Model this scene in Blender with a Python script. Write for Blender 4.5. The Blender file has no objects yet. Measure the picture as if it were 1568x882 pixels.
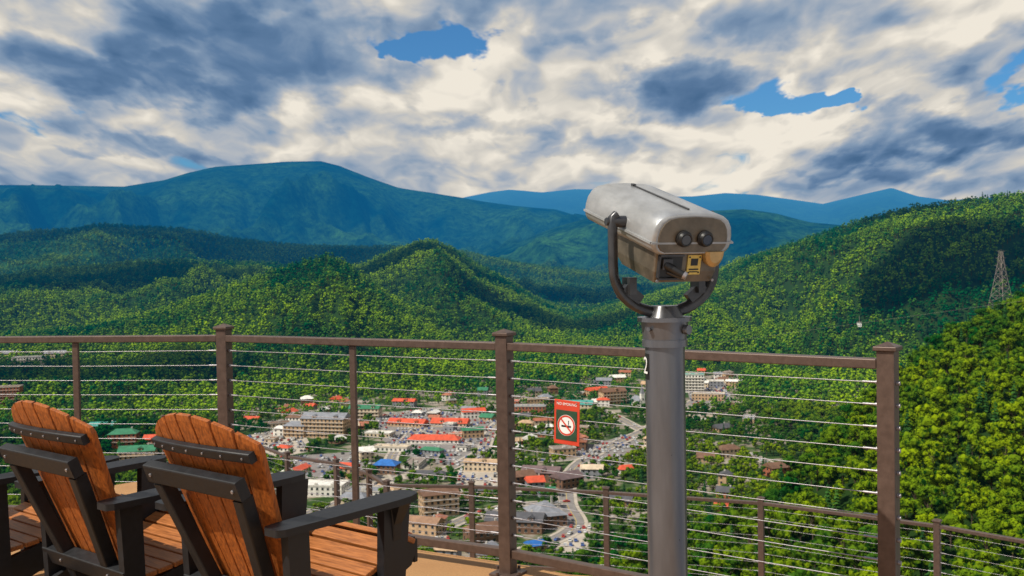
import bpy, bmesh, math, random
import numpy as np
from mathutils import Matrix, Vector
random.seed(7); rng=np.random.default_rng(7)
S=bpy.context.scene
F=1525.0
CAMZ=1.44
R=(Matrix.Rotation(math.radians(90-1.54),3,'X')@Matrix.Rotation(math.radians(-1.0),3,'Z'))
def ray(x,y):
    return R@Vector(((x-784)/F,-(y-441)/F,-1.0))
def azd(x,y,D):
    v=ray(x,y); h=math.hypot(v.x,v.y)
    return math.atan2(v.x,v.y), CAMZ+v.z/h*D
# ------------------------------------------------ noise
_p=np.random.default_rng(3).permutation(256); _p=np.concatenate([_p,_p,_p])
_g=np.random.default_rng(4).uniform(0,2*np.pi,256)
def perlin(x,y):
    xi=np.floor(x).astype(int); yi=np.floor(y).astype(int); xf=x-xi; yf=y-yi
    u=xf*xf*xf*(xf*(xf*6-15)+10); v=yf*yf*yf*(yf*(yf*6-15)+10)
    def gr(ix,iy,dx,dy):
        h=_g[_p[(_p[ix&255]+iy)&255]]
        return np.cos(h)*dx+np.sin(h)*dy
    a=gr(xi,yi,xf,yf); b=gr(xi+1,yi,xf-1,yf); c=gr(xi,yi+1,xf,yf-1); d=gr(xi+1,yi+1,xf-1,yf-1)
    return ((a*(1-u)+b*u)*(1-v)+(c*(1-u)+d*u)*v)*1.4
def fbm(x,y,o=4):
    s=0;a=1;t=0
    for i in range(o):
        s=s+a*perlin(x*2**i+i*17.3,y*2**i-i*9.1); t+=a; a*=.5
    return s/t
def ridged(x,y,o=4):
    s=0;a=1;t=0
    for i in range(o):
        s=s+a*(1-2*np.abs(perlin(x*2**i+i*17.3,y*2**i-i*9.1))); t+=a; a*=.5
    return s/t-.45
# ------------------------------------------------ terrain
def L(pts,D,Fn,amp,wl,tree=10,nearbase=None,W=.35,rn=.10):
    a=[];d=[];z=[]
    for p in pts:
        DD=p[2] if len(p)>2 else D
        A,Z=azd(p[0],p[1],DD); a.append(A); d.append(DD); z.append(Z-tree)
    return dict(a=np.array(a),D=np.array(d,float),z=np.array(z),F=Fn,amp=amp,wl=wl,nb=nearbase,W=W,rn=rn)
LAYERS=[
 L([(-900,320),(-400,325),(600,330),(715,301),(750,294),(780,290),(830,294),(880,289),(920,290),(1000,300),(1060,300),(1110,295),(1160,298),(1210,305),(1260,312),(1310,300),(1365,287),(1405,300),(1450,306),(1568,300),(2300,290)],13500,9800,190,1500,0,rn=.03),
 L([(-900,300),(-500,290),(0,283),(100,284),(190,286),(250,276),(290,264),(330,255),(400,250),(440,247),(492,246),(520,254),(560,270),(610,287),(660,295),(720,305),(790,315),(850,320),(900,335),(1000,360),(1100,380),(1300,400),(2300,420)],9500,5600,560,1150,0,rn=.015),
 L([(-900,420),(700,405),(740,390),(800,366),(850,346),(900,332),(1000,322),(1100,320),(1140,318),(1190,325),(1240,338),(1300,345),(1500,330),(2300,330)],6500,4400,230,900,6,rn=.03),
 L([(-900,345),(0,357),(60,350),(110,351),(150,345),(200,347),(300,352),(350,362),(450,372),(560,377),(640,378),(700,383),(760,395),(800,402),(870,412),(950,422),(1100,430),(2300,440)],4000,2700,160,650,rn=.08),
 L([(-900,440),(-300,432),(0,425),(100,410),(200,400),(280,396),(350,402),(420,405),(500,420),(600,440),(800,500),(2300,560)],2800,1800,100,420),
 L([(-900,500),(250,470),(400,430),(500,412),(560,402),(600,386),(640,371),(662,368),(690,378),(730,402),(780,430),(830,462),(870,480),(1000,500),(2300,520)],2500,1500,95,360),
 L([(-900,520),(0,515),(130,505),(210,488),(300,455),(350,440),(420,415),(470,400),(505,393),(530,402),(560,425),(600,455),(660,490),(750,520),(900,540),(1100,560),(2300,600)],1800,1180,55,260),
 L([(-900,640),(600,545,2500),(750,512,2500),(850,487,2500),(950,468,2450),(1060,432,2400),(1130,402,2350),(1200,376,2300),(1260,355,2250),(1320,335,2200),(1370,322,2100),(1420,314,2050),(1480,306,2000),(1568,297,1950),(1700,285,1900),(2300,280,1800)],2200,1290,120,380),
 L([(-900,1500,250),(700,1100,250),(800,915,260),(1000,835,330),(1100,795,360),(1180,745,400),(1230,700,430),(1300,630,480),(1370,565,540),(1430,520,600),(1500,480,660),(1568,447,720),(1700,400,800),(2300,300,900)],400,200,22,110,10,-95),
]
def hfun(X,Y):
    X=np.asarray(X,float);Y=np.asarray(Y,float)
    d=np.hypot(X,Y); az=np.arctan2(X,Y)
    h=np.maximum(-3-.42*np.maximum(d-3,0),-150.0)
    h=h+np.clip((-.325-az)/.03,0,1)*np.clip((d-700)/200,0,1)*30*np.maximum(0,fbm(X/150,Y/150,3)+.05)
    for k,l in enumerate(LAYERS):
        D=np.interp(az,l['a'],l['D']);H=np.interp(az,l['a'],l['z'])
        nb=-150. if l['nb'] is None else l['nb']
        Fn=l['F']*(1+.10*fbm(az*4+k*5,az*0+k,3)) if l['nb'] is None else l['F']
        t=np.clip((D-d)/(D-Fn),0,1); t2=np.clip((d-D)/(D*l['W']),0,1)
        p=np.where(d<D,1-t,1-t2)
        p=.5*p+.5*p*p*(3-2*p)
        b=np.where(d<D,nb,-150.)
        hh=b+(H-b)*p
        n=ridged(az*D/l['wl']+k*3.3+.25*fbm(X/900,Y/900,2),d/l['wl']*.42+k*7.7,4)
        hh=hh+n*l['amp']*(4*p*(1-p)*np.minimum(1,(1-p)*2.6)+l['rn']*np.minimum(p*4,1))*np.clip((H-b)/150,0,1)
        h=np.maximum(h,hh)
    return h
_ds=np.exp(np.linspace(np.log(60),np.log(14000),3000))
def hit(x,y):
    v=ray(x,y); hl=math.hypot(v.x,v.y)
    X=v.x/hl*_ds;Y=v.y/hl*_ds;Z=CAMZ+v.z/hl*_ds
    h=hfun(X,Y); m=np.nonzero(Z<h)[0]
    i=m[0] if len(m) else len(_ds)-1
    return float(X[i]),float(Y[i]),float(h[i])
def G(x,y,z=-150.):
    v=ray(x,y); t=(z-CAMZ)/v.z
    return (v.x*t,v.y*t)
# ------------------------------------------------ material helpers
def newmat(name):
    m=bpy.data.materials.new(name); m.use_nodes=True
    nt=m.node_tree; 
    for n in list(nt.nodes): nt.nodes.remove(n)
    out=nt.nodes.new('ShaderNodeOutputMaterial'); return m,nt,out
def nd(nt,t,**kw):
    n=nt.nodes.new(t)
    for k,v in kw.items(): setattr(n,k,v)
    return n
def math_(nt,op,a,b=None,c=None,clamp=False):
    n=nt.nodes.new('ShaderNodeMath'); n.operation=op; n.use_clamp=clamp
    for i,v in enumerate((a,b,c)):
        if v is None: continue
        if isinstance(v,(int,float)): n.inputs[i].default_value=v
        else: nt.links.new(v,n.inputs[i])
    return n.outputs[0]
def mixc(nt,f,a,b,bt='MIX'):
    n=nt.nodes.new('ShaderNodeMix'); n.data_type='RGBA'; n.blend_type=bt
    for i,v in ((0,f),(6,a),(7,b)):
        if isinstance(v,(int,float)): n.inputs[i].default_value=v
        elif isinstance(v,(tuple,list)): n.inputs[i].default_value=(*v[:3],1)
        else: nt.links.new(v,n.inputs[i])
    return n.outputs[2]
def noise(nt,scale,detail=4,rough=.55,vec=None,dist=0,color=False,dim='3D'):
    n=nt.nodes.new('ShaderNodeTexNoise'); n.noise_dimensions=dim; n.inputs['Scale'].default_value=scale; n.inputs['Detail'].default_value=detail
    n.inputs['Roughness'].default_value=rough; n.inputs['Distortion'].default_value=dist
    if vec is not None: nt.links.new(vec,n.inputs['Vector'])
    return n.outputs[1 if color else 0]
def ramp(nt,f,stops):
    n=nt.nodes.new('ShaderNodeValToRGB'); e=n.color_ramp.elements
    while len(e)<len(stops): e.new(.5)
    for i,(p,c) in enumerate(stops):
        e[i].position=p; e[i].color=(*c,1) if len(c)==3 else c
    nt.links.new(f,n.inputs[0]); return n.outputs[0]
def smat(name,col,rough=.5,metal=0,var=.15,scale=20,bump=0,coat=0,stretch=None,col2=None):
    m,nt,out=newmat(name)
    b=nd(nt,'ShaderNodeBsdfPrincipled'); tc=nd(nt,'ShaderNodeTexCoord'); vec=tc.outputs['Object']
    if stretch:
        mp=nd(nt,'ShaderNodeMapping'); mp.inputs['Scale'].default_value=stretch; nt.links.new(vec,mp.inputs[0]); vec=mp.outputs[0]
    n=noise(nt,scale,5,.6,vec)
    c2=col2 or tuple(c*(1-var*2) for c in col)
    n2=ramp(nt,n,[(.3,(0,0,0)),(.7,(1,1,1))])
    nt.links.new(mixc(nt,n2,c2,tuple(min(1,c*(1+var)) for c in col)),b.inputs['Base Color'])
    nt.links.new(math_(nt,'ADD',math_(nt,'MULTIPLY',n,.25),rough-.12),b.inputs['Roughness'])
    b.inputs['Metallic'].default_value=metal
    if coat: b.inputs['Coat Weight'].default_value=coat
    if bump:
        bp=nd(nt,'ShaderNodeBump'); bp.inputs['Strength'].default_value=bump; bp.inputs['Distance'].default_value=.002
        nt.links.new(n,bp.inputs['Height']); nt.links.new(bp.outputs[0],b.inputs['Normal'])
    nt.links.new(b.outputs[0],out.inputs[0]); return m
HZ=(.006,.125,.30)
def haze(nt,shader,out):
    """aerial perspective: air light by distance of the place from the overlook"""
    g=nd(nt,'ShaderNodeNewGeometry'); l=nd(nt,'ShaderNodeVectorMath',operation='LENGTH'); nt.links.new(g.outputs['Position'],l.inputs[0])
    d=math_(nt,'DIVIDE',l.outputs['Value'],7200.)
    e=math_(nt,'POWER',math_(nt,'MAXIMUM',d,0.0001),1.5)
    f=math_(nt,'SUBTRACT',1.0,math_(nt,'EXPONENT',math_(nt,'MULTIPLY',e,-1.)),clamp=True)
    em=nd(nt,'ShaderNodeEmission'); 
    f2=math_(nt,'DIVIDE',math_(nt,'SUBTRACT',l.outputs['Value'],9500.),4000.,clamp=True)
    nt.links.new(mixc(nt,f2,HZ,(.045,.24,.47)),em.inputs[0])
    mx=nd(nt,'ShaderNodeMixShader'); nt.links.new(f,mx.inputs[0]); nt.links.new(shader,mx.inputs[1]); nt.links.new(em.outputs[0],mx.inputs[2])  # air light painted into the material: surface emits haze blue with distance
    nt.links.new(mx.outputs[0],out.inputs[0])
# ------------------------------------------------ mesh builder
class MB:
    def __init__(s): s.v=[];s.f=[];s.m=[];s.sm=[]
    def add(s,vs,fs,mat=0,smooth=False,M=None):
        o=len(s.v)
        for p in vs:
            p=Vector(p); s.v.append(tuple(M@p if M is not None else p))
        for f in fs: s.f.append([i+o for i in f]); s.m.append(mat); s.sm.append(smooth)
    def box(s,c,sz,mat=0,M=None,rz=0):
        hx,hy,hz=sz[0]/2,sz[1]/2,sz[2]/2
        r=Matrix.Rotation(rz,3,'Z')
        vs=[Vector(c)+r@Vector((x*hx,y*hy,z*hz)) for x in(-1,1) for y in(-1,1) for z in(-1,1)]
        s.add(vs,[(0,1,3,2),(4,6,7,5),(0,4,5,1),(2,3,7,6),(0,2,6,4),(1,5,7,3)],mat,False,M)
    def cyl(s,p0,p1,r0,r1=None,n=16,mat=0,M=None,cap=True,smooth=True):
        r1=r0 if r1 is None else r1
        p0=Vector(p0);p1=Vector(p1);d=(p1-p0).normalized()
        a=d.orthogonal().normalized();b=d.cross(a)
        vs=[];fs=[]
        for p,r in((p0,r0),(p1,r1)):
            for i in range(n):
                t=2*math.pi*i/n; vs.append(p+(a*math.cos(t)+b*math.sin(t))*r)
        fs=[(i,(i+1)%n,n+(i+1)%n,n+i) for i in range(n)]
        s.add(vs,fs,mat,smooth,M)
        if cap: s.add(vs[:n],[tuple(range(n))[::-1]],mat,False,M); s.add(vs[n:],[tuple(range(n))],mat,False,M)
    def bar(s,p0,p1,w,h,mat=0,up=(0,0,1),M=None):
        p0=Vector(p0);p1=Vector(p1);d=(p1-p0).normalized();r=d.cross(Vector(up)).normalized();u=r.cross(d)
        vs=[p+r*a*w/2+u*b*h/2 for p in(p0,p1) for a,b in((-1,-1),(1,-1),(1,1),(-1,1))]
        s.add(vs,[(0,1,2,3),(7,6,5,4),(0,4,5,1),(1,5,6,2),(2,6,7,3),(3,7,4,0)],mat,False,M)
    def loft(s,secs,mat=0,smooth=True,M=None,cap=True,closed=True):
        n=len(secs[0]);vs=[p for q in secs for p in q];fs=[]
        for k in range(len(secs)-1):
            for i in range(n if closed else n-1):
                j=(i+1)%n; fs.append((k*n+i,k*n+j,(k+1)*n+j,(k+1)*n+i))
        s.add(vs,fs,mat,smooth,M)
        if cap: s.add(secs[0],[tuple(range(n))[::-1]],mat,False,M); s.add(secs[-1],[tuple(range(n))],mat,False,M)
    def tube(s,pts,r,n=10,mat=0,M=None,flat=1):
        pts=[Vector(p) for p in pts];secs=[]
        up=None
        for i,p in enumerate(pts):
            d=(pts[min(i+1,len(pts)-1)]-pts[max(i-1,0)]).normalized()
            if up is None: up=d.orthogonal().normalized()
            up=(up-d*up.dot(d)).normalized(); b=d.cross(up)
            secs.append([p+(up*math.cos(2*math.pi*k/n)+b*math.sin(2*math.pi*k/n)*flat)*r for k in range(n)])
        s.loft(secs,mat,True,M)
    def mesh(s,name,mats):
        me=bpy.data.meshes.new(name); me.from_pydata(s.v,[],s.f)
        for m in mats: me.materials.append(m)
        me.polygons.foreach_set('material_index',s.m); me.polygons.foreach_set('use_smooth',s.sm)
        bm=bmesh.new(); bm.from_mesh(me)
        bmesh.ops.recalc_face_normals(bm,faces=bm.faces); bm.to_mesh(me); bm.free(); me.update(); return me
    def obj(s,name,mats,parent=None,bevel=0,loc=None,rz=None):
        o=bpy.data.objects.new(name,s.mesh(name,mats)); S.collection.objects.link(o)
        if parent: o.parent=parent
        if loc: o.location=loc
        if rz is not None: o.rotation_euler=(0,0,rz)
        if bevel:
            b=o.modifiers.new('bevel','BEVEL'); b.width=bevel; b.segments=2; b.limit_method='ANGLE'; b.angle_limit=math.radians(40)
        return o
def empty(name,loc=(0,0,0),rz=0):
    e=bpy.data.objects.new(name,None); e.location=loc; e.rotation_euler=(0,0,rz); S.collection.objects.link(e); return e
# ------------------------------------------------ camera
cam=bpy.data.cameras.new('camera'); co=bpy.data.objects.new('camera',cam); S.collection.objects.link(co)
cam.sensor_width=36; cam.lens=F/1568*36; cam.clip_end=60000; cam.clip_start=.05
M4=R.to_4x4(); M4.translation=(0,0,CAMZ); co.matrix_world=M4
cam.dof.use_dof=True; cam.dof.focus_distance=2.9; cam.dof.aperture_fstop=11
S.camera=co
# ------------------------------------------------ sun
elev=math.radians(50); sdir=Vector((-.86,-.51,0)).normalized()
sv=Vector((sdir.x*math.cos(elev),sdir.y*math.cos(elev),math.sin(elev)))
sl=bpy.data.lights.new('sun','SUN'); sl.energy=5; sl.angle=math.radians(.5); sl.color=(1,.93,.8)
so=bpy.data.objects.new('sun',sl); so.rotation_euler=sv.to_track_quat('Z','Y').to_euler(); so.location=(0,0,50); S.collection.objects.link(so)
# ------------------------------------------------ world
W=bpy.data.worlds.new('World'); S.world=W; W.use_nodes=True; nt=W.node_tree
try: W.cycles.sampling_method='NONE'
except Exception as ex: print('mis',ex)
for n in list(nt.nodes): nt.nodes.remove(n)
out=nd(nt,'ShaderNodeOutputWorld'); sky=nd(nt,'ShaderNodeTexSky'); sky.sky_type='NISHITA'; sky.sun_disc=False
sky.sun_elevation=elev; sky.sun_rotation=math.atan2(sdir.x,sdir.y)
tc=nd(nt,'ShaderNodeTexCoord'); sp=nd(nt,'ShaderNodeSeparateXYZ'); nt.links.new(tc.outputs['Generated'],sp.inputs[0])
X_,Y_,Z_=sp.outputs
m=lambda *a,**k: math_(nt,*a,**k)
az=m('ARCTAN2',X_,Y_); el=m('MAXIMUM',Z_,0.0)
U=m('DIVIDE',az,m('ADD',el,.30)); V=m('MULTIPLY',m('LOGARITHM',m('ADD',el,.15),math.e),1.15)
def vec(u,v,w=0.):
    c=nd(nt,'ShaderNodeCombineXYZ')
    for i,q in enumerate((u,v,w)):
        if isinstance(q,(int,float)): c.inputs[i].default_value=q
        else: nt.links.new(q,c.inputs[i])
    return c.outputs[0]
P=vec(U,V,0.)
def off(v,o):
    n=nd(nt,'ShaderNodeVectorMath',operation='ADD'); nt.links.new(v,n.inputs[0]); n.inputs[1].default_value=o; return n.outputs[0]
def warp(base,nvec,amp):
    n=nd(nt,'ShaderNodeVectorMath',operation='MULTIPLY_ADD'); nt.links.new(nvec,n.inputs[0]); n.inputs[1].default_value=amp; nt.links.new(base,n.inputs[2]); return n.outputs[0]
wc=noise(nt,4.5,3,.5,P,color=True,dim='2D')
PW=warp(P,wc,(.16,.16,0))
def vor(v,sc,det,ro):
    vo=nd(nt,'ShaderNodeTexVoronoi'); vo.voronoi_dimensions='2D'; vo.feature='F1'; vo.inputs['Scale'].default_value=sc; vo.inputs['Detail'].default_value=det; vo.inputs['Roughness'].default_value=ro
    vo.normalize=True; nt.links.new(v,vo.inputs['Vector']); return m('SUBTRACT',1.,vo.outputs['Distance'])
# cloud body: large masses with rounded, cauliflower-like heads
def body_(v): return m('MULTIPLY_ADD',vor(v,6.5,2.5,.5),.55,m('MULTIPLY',noise(nt,2.2,3,.45,v,dim='2D'),.55))
S0=body_(PW); S1=body_(off(PW,(-.030,.085,0)))
fine=noise(nt,14.,4,.6,PW,dim='2D')
D0=m('MULTIPLY_ADD',m('SUBTRACT',fine,.5),.16,S0)
big=noise(nt,1.5,2,.5,off(P,(9,4,0)),.2,dim='2D')
AE=warp(vec(az,Z_,0.),noise(nt,4.4,5,.56,off(P,(5,1,0)),color=True,dim='2D'),(.20,.11,0)); AE=off(AE,(-.10,-.055,0))
def acc(L_):
    r=None
    for x,y,rx,ry,a in L_:
        v=ray(x,y).normalized(); A=math.atan2(v.x,v.y); E=v.z
        n=nd(nt,'ShaderNodeVectorMath',operation='MULTIPLY_ADD'); nt.links.new(AE,n.inputs[0]); n.inputs[1].default_value=(F/rx,F/ry,0); n.inputs[2].default_value=(-A*F/rx,-E*F/ry,0)
        d=nd(nt,'ShaderNodeVectorMath',operation='DOT_PRODUCT'); nt.links.new(n.outputs[0],d.inputs[0]); nt.links.new(n.outputs[0],d.inputs[1])
        t=m('SUBTRACT',1.,d.outputs['Value'],clamp=True)
        r=m('MULTIPLY',t,a) if r is None else m('MULTIPLY_ADD',t,a,r)
    return r
dark=acc([(430,75,270,95,.80),(130,105,165,42,.50),(1065,142,155,48,.70),(1425,205,165,48,.72),(1330,55,140,55,.40),(1540,90,90,60,.5),(740,182,130,26,.40),(860,18,230,38,.38),(1190,12,140,38,.36),(240,228,140,20,.34),(910,238,110,20,.34),(1310,264,130,14,.3),(90,15,150,36,.28)])
lite=acc([(690,140,120,50,.34),(1000,65,130,36,.32),(1210,205,90,30,.42),(300,182,300,30,.36),(450,225,260,34,.24),(850,250,340,34,.2),(80,50,130,40,.26),(1480,250,130,25,.3),(1440,25,70,45,.36),(60,255,170,30,.2)])
hole=acc([(695,82,82,46,.42),(1200,150,110,54,.52),(640,62,50,40,.32),(25,178,80,26,.34),(1262,168,50,44,.30),(405,4,90,18,.30),(1552,102,60,44,.42),(950,120,30,24,.2)])
over=m('MULTIPLY',m('SUBTRACT',el,.32,clamp=True),.5)
dn=m('SUBTRACT',m('SUBTRACT',m('ADD',D0,m('MULTIPLY',m('ADD',dark,lite),.18)),m('MULTIPLY',hole,.8)),over)
alpha=nd(nt,'ShaderNodeMapRange'); alpha.interpolation_type='SMOOTHSTEP'
nt.links.new(dn,alpha.inputs[0]); alpha.inputs[1].default_value=.38; alpha.inputs[2].default_value=.51
edge=m('MULTIPLY',m('MULTIPLY',m('SUBTRACT',S0,S1),1.9),m('SUBTRACT',1.0,m('MULTIPLY',dark,.45)))
shade=m('ADD',m('ADD',.74,edge),m('MULTIPLY',m('SUBTRACT',big,.5),-.95))
shade=m('ADD',shade,m('MULTIPLY',m('SUBTRACT',fine,.5),.30))
shade=m('ADD',shade,m('MULTIPLY',m('SUBTRACT',.64,dn),.40))
shade=m('SUBTRACT',m('ADD',shade,m('MULTIPLY',lite,.38)),m('MULTIPLY',dark,.62),clamp=True)
ccol=ramp(nt,shade,[(0.0,(.065,.145,.28)),(.22,(.12,.215,.37)),(.42,(.25,.345,.48)),(.6,(.43,.475,.54)),(.78,(.66,.63,.575)),(1.,(.91,.845,.735))])
bg1=nd(nt,'ShaderNodeBackground'); nt.links.new(mixc(nt,.75,sky.outputs[0],mixc(nt,1.0,sky.outputs[0],(.18,.80,1.35),'MULTIPLY')),bg1.inputs[0]); bg1.inputs[1].default_value=.085
bg2=nd(nt,'ShaderNodeBackground'); nt.links.new(ccol,bg2.inputs[0]); bg2.inputs[1].default_value=.95
mx=nd(nt,'ShaderNodeMixShader'); nt.links.new(alpha.outputs[0],mx.inputs[0]); nt.links.new(bg1.outputs[0],mx.inputs[1]); nt.links.new(bg2.outputs[0],mx.inputs[2]); nt.links.new(mx.outputs[0],out.inputs[0])

# ------------------------------------------------ ground
NA,ND=760,760
A=np.radians(np.linspace(-62,62,NA)); Dd=np.concatenate([[2.5],np.exp(np.linspace(np.log(6),np.log(20000),ND-1))])
AA,DD=np.meshgrid(A,Dd); GX=np.sin(AA)*DD; GY=np.cos(AA)*DD; GZ=hfun(GX,GY)
me=bpy.data.meshes.new('ground'); nv=NA*ND
co_=np.stack([GX,GY,GZ],-1).reshape(-1,3).astype(np.float32)
i=np.arange(nv).reshape(ND,NA); q=np.stack([i[:-1,:-1],i[:-1,1:],i[1:,1:],i[1:,:-1]],-1).reshape(-1,4)
me.vertices.add(nv); me.vertices.foreach_set('co',co_.ravel()); me.loops.add(q.size); me.loops.foreach_set('vertex_index',q[:,::-1].ravel().astype(np.int32))
me.polygons.add(len(q)); me.polygons.foreach_set('loop_start',np.arange(0,q.size,4,dtype=np.int32)); me.polygons.foreach_set('loop_total',np.full(len(q),4,np.int32))
me.polygons.foreach_set('use_smooth',np.ones(len(q),bool)); me.update(); me.validate()
gm,nt,out=newmat('forest_floor'); b=nd(nt,'ShaderNodeBsdfDiffuse'); g=nd(nt,'ShaderNodeNewGeometry'); pos=g.outputs['Position']
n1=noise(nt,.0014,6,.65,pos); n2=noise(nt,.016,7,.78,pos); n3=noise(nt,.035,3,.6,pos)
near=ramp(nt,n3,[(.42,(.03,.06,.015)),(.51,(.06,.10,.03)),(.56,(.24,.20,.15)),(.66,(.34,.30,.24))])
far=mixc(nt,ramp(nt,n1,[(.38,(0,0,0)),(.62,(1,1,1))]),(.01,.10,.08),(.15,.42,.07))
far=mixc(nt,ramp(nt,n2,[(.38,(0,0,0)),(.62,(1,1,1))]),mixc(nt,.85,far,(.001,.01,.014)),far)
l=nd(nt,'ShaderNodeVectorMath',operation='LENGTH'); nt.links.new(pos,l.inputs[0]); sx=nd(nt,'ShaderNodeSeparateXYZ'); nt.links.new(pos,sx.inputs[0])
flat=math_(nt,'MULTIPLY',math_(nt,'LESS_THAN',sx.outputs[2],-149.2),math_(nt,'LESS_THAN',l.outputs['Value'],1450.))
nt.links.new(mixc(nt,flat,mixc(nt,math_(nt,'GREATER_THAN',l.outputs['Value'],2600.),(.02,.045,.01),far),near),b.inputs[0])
bp=nd(nt,'ShaderNodeBump'); bp.inputs['Strength'].default_value=1; bp.inputs['Distance'].default_value=90
nt.links.new(math_(nt,'MULTIPLY',n2,math_(nt,'GREATER_THAN',l.outputs['Value'],2600.)),bp.inputs['Height']); nt.links.new(bp.outputs[0],b.inputs['Normal'])
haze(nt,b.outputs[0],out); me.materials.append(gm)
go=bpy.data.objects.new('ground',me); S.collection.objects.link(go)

# ------------------------------------------------ trees
def foliage(name,ca,cb,cd,transl=0):
    m_,nt,out=newmat(name); at=nd(nt,'ShaderNodeAttribute'); at.attribute_type='INSTANCER'; at.attribute_name='tone'
    tc=nd(nt,'ShaderNodeTexCoord'); n=noise(nt,.5,1,.6,tc.outputs['Object'])
    c=mixc(nt,at.outputs['Fac'],ca,cb); c=mixc(nt,ramp(nt,n,[(.36,(1,1,1)),(.56,(0,0,0))]),c,cd)
    d=nd(nt,'ShaderNodeBsdfDiffuse'); nt.links.new(c,d.inputs[0]); sh=d.outputs[0]
    if transl:
        t=nd(nt,'ShaderNodeBsdfTranslucent'); nt.links.new(c,t.inputs[0])
        mx=nd(nt,'ShaderNodeMixShader'); mx.inputs[0].default_value=transl; nt.links.new(sh,mx.inputs[1]); nt.links.new(t.outputs[0],mx.inputs[2]); sh=mx.outputs[0]
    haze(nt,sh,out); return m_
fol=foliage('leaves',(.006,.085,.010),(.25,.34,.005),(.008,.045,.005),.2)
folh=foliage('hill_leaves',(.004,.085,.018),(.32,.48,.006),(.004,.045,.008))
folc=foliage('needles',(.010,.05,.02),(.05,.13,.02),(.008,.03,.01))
bark=smat('bark',(.09,.065,.045),.9,var=.3,scale=3)
ico={}
for sd in (1,2):
    bm=bmesh.new(); bmesh.ops.create_icosphere(bm,subdivisions=sd,radius=1); ico[sd]=([v.co.copy() for v in bm.verts],[[v.index for v in f.verts] for f in bm.faces]); bm.free()
def tree(seed,lobes=11,leaves=420,sd=2,lsz=.75,H=11,Rr=4.4):
    r=random.Random(seed); mb=MB()
    mb.cyl((0,0,-1.5),(r.uniform(-.2,.2),r.uniform(-.2,.2),H*.62),.28,.1,5,1,cap=False)
    L_=[]
    for i in range(lobes):
        z=r.uniform(.32,.9)*H; rr=Rr*math.sqrt(max(.05,1-((z/H-.52)/.52)**2))*.66
        a=i*2.4+r.uniform(-.5,.5); c=Vector((math.cos(a)*rr*r.uniform(.5,1),math.sin(a)*rr*r.uniform(.5,1),z)); s_=r.uniform(1.0,1.9)*Rr/4.4
        L_.append((c,s_))
        if leaves>200: mb.cyl((0,0,z*.55),c,.1,.04,4,1,cap=False)
        vs=[]
        for v in ico[sd][0]:
            k=1+r.uniform(-.3,.25); vs.append(c+Vector((v.x,v.y,v.z*.8))*s_*k*.88)
        mb.add(vs,ico[sd][1],0,False)
    for i in range(leaves):
        c,s_=r.choice(L_); d=Vector((r.gauss(0,1),r.gauss(0,1),r.gauss(.25,1))).normalized()
        p=c+Vector((d.x,d.y,d.z*.85))*s_*r.uniform(.85,1.25); z=lsz*r.uniform(.5,1.2)
        a=Vector((r.gauss(0,1),r.gauss(0,1),r.gauss(0,.5))).normalized(); b_=a.cross(d+Vector((.01,.3,0))).normalized()
        mb.add([p-a*z*.5,p+b_*z*.45,p+a*z*.5,p-b_*z*.45],[(0,1,2,3)],0,False)
    return mb
def conifer(seed,H=14):
    r=random.Random(seed); mb=MB(); mb.cyl((0,0,-1.5),(0,0,H),.22,.03,6,1,cap=False)
    for k in range(11):
        z=H*(.16+.84*k/11); rad=(1-k/11.5)*2.5+.25; n=8
        for i in range(n):
            a=2*math.pi*i/n+k*.7+r.uniform(-.25,.25); q=rad*r.uniform(.65,1.15); c,s_=math.cos(a),math.sin(a)
            w=.42*q+.15
            mb.add([(0,0,z+.5),(c*q*.55-s_*w,s_*q*.55+c*w,z-.1),(c*q,s_*q,z-.55+r.uniform(-.2,.2)),(c*q*.55+s_*w,s_*q*.55-c*w,z-.1)],[(0,1,2),(0,2,3)],0,False)
    return mb
col=bpy.data.collections.new('tree_kinds'); colm=bpy.data.collections.new('hill_tree_kinds'); colf=bpy.data.collections.new('distant_tree_kinds')
for k,(sd,lb,H,Rr) in enumerate([(1,12,11,4.4),(2,10,12.5,4.0),(3,14,9.5,4.8),(4,11,11,3.9)]):
    me=tree(sd,lb,420,1,.65,H,Rr).mesh('broadleaf_%s'%'abcd'[k],[fol,bark]); col.objects.link(bpy.data.objects.new('kind_%s'%'abcd'[k],me))
    me=tree(sd+40,7,36,1,1.2,H,Rr).mesh('hill_broadleaf_%s'%'abcd'[k],[folh,bark]); colm.objects.link(bpy.data.objects.new('kind_%s'%'abcd'[k],me))
me=conifer(9).mesh('conifer',[folc,bark]); col.objects.link(bpy.data.objects.new('kind_e',me)); colm.objects.link(bpy.data.objects.new('kind_f',me))
for k,sd in enumerate((21,22,23)):
    me=tree(sd,4,8,1,2.2,12,4.8).mesh('far_broadleaf_%d'%k,[folh,bark]); colf.objects.link(bpy.data.objects.new('kind_%s'%'abc'[k],me))
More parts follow.
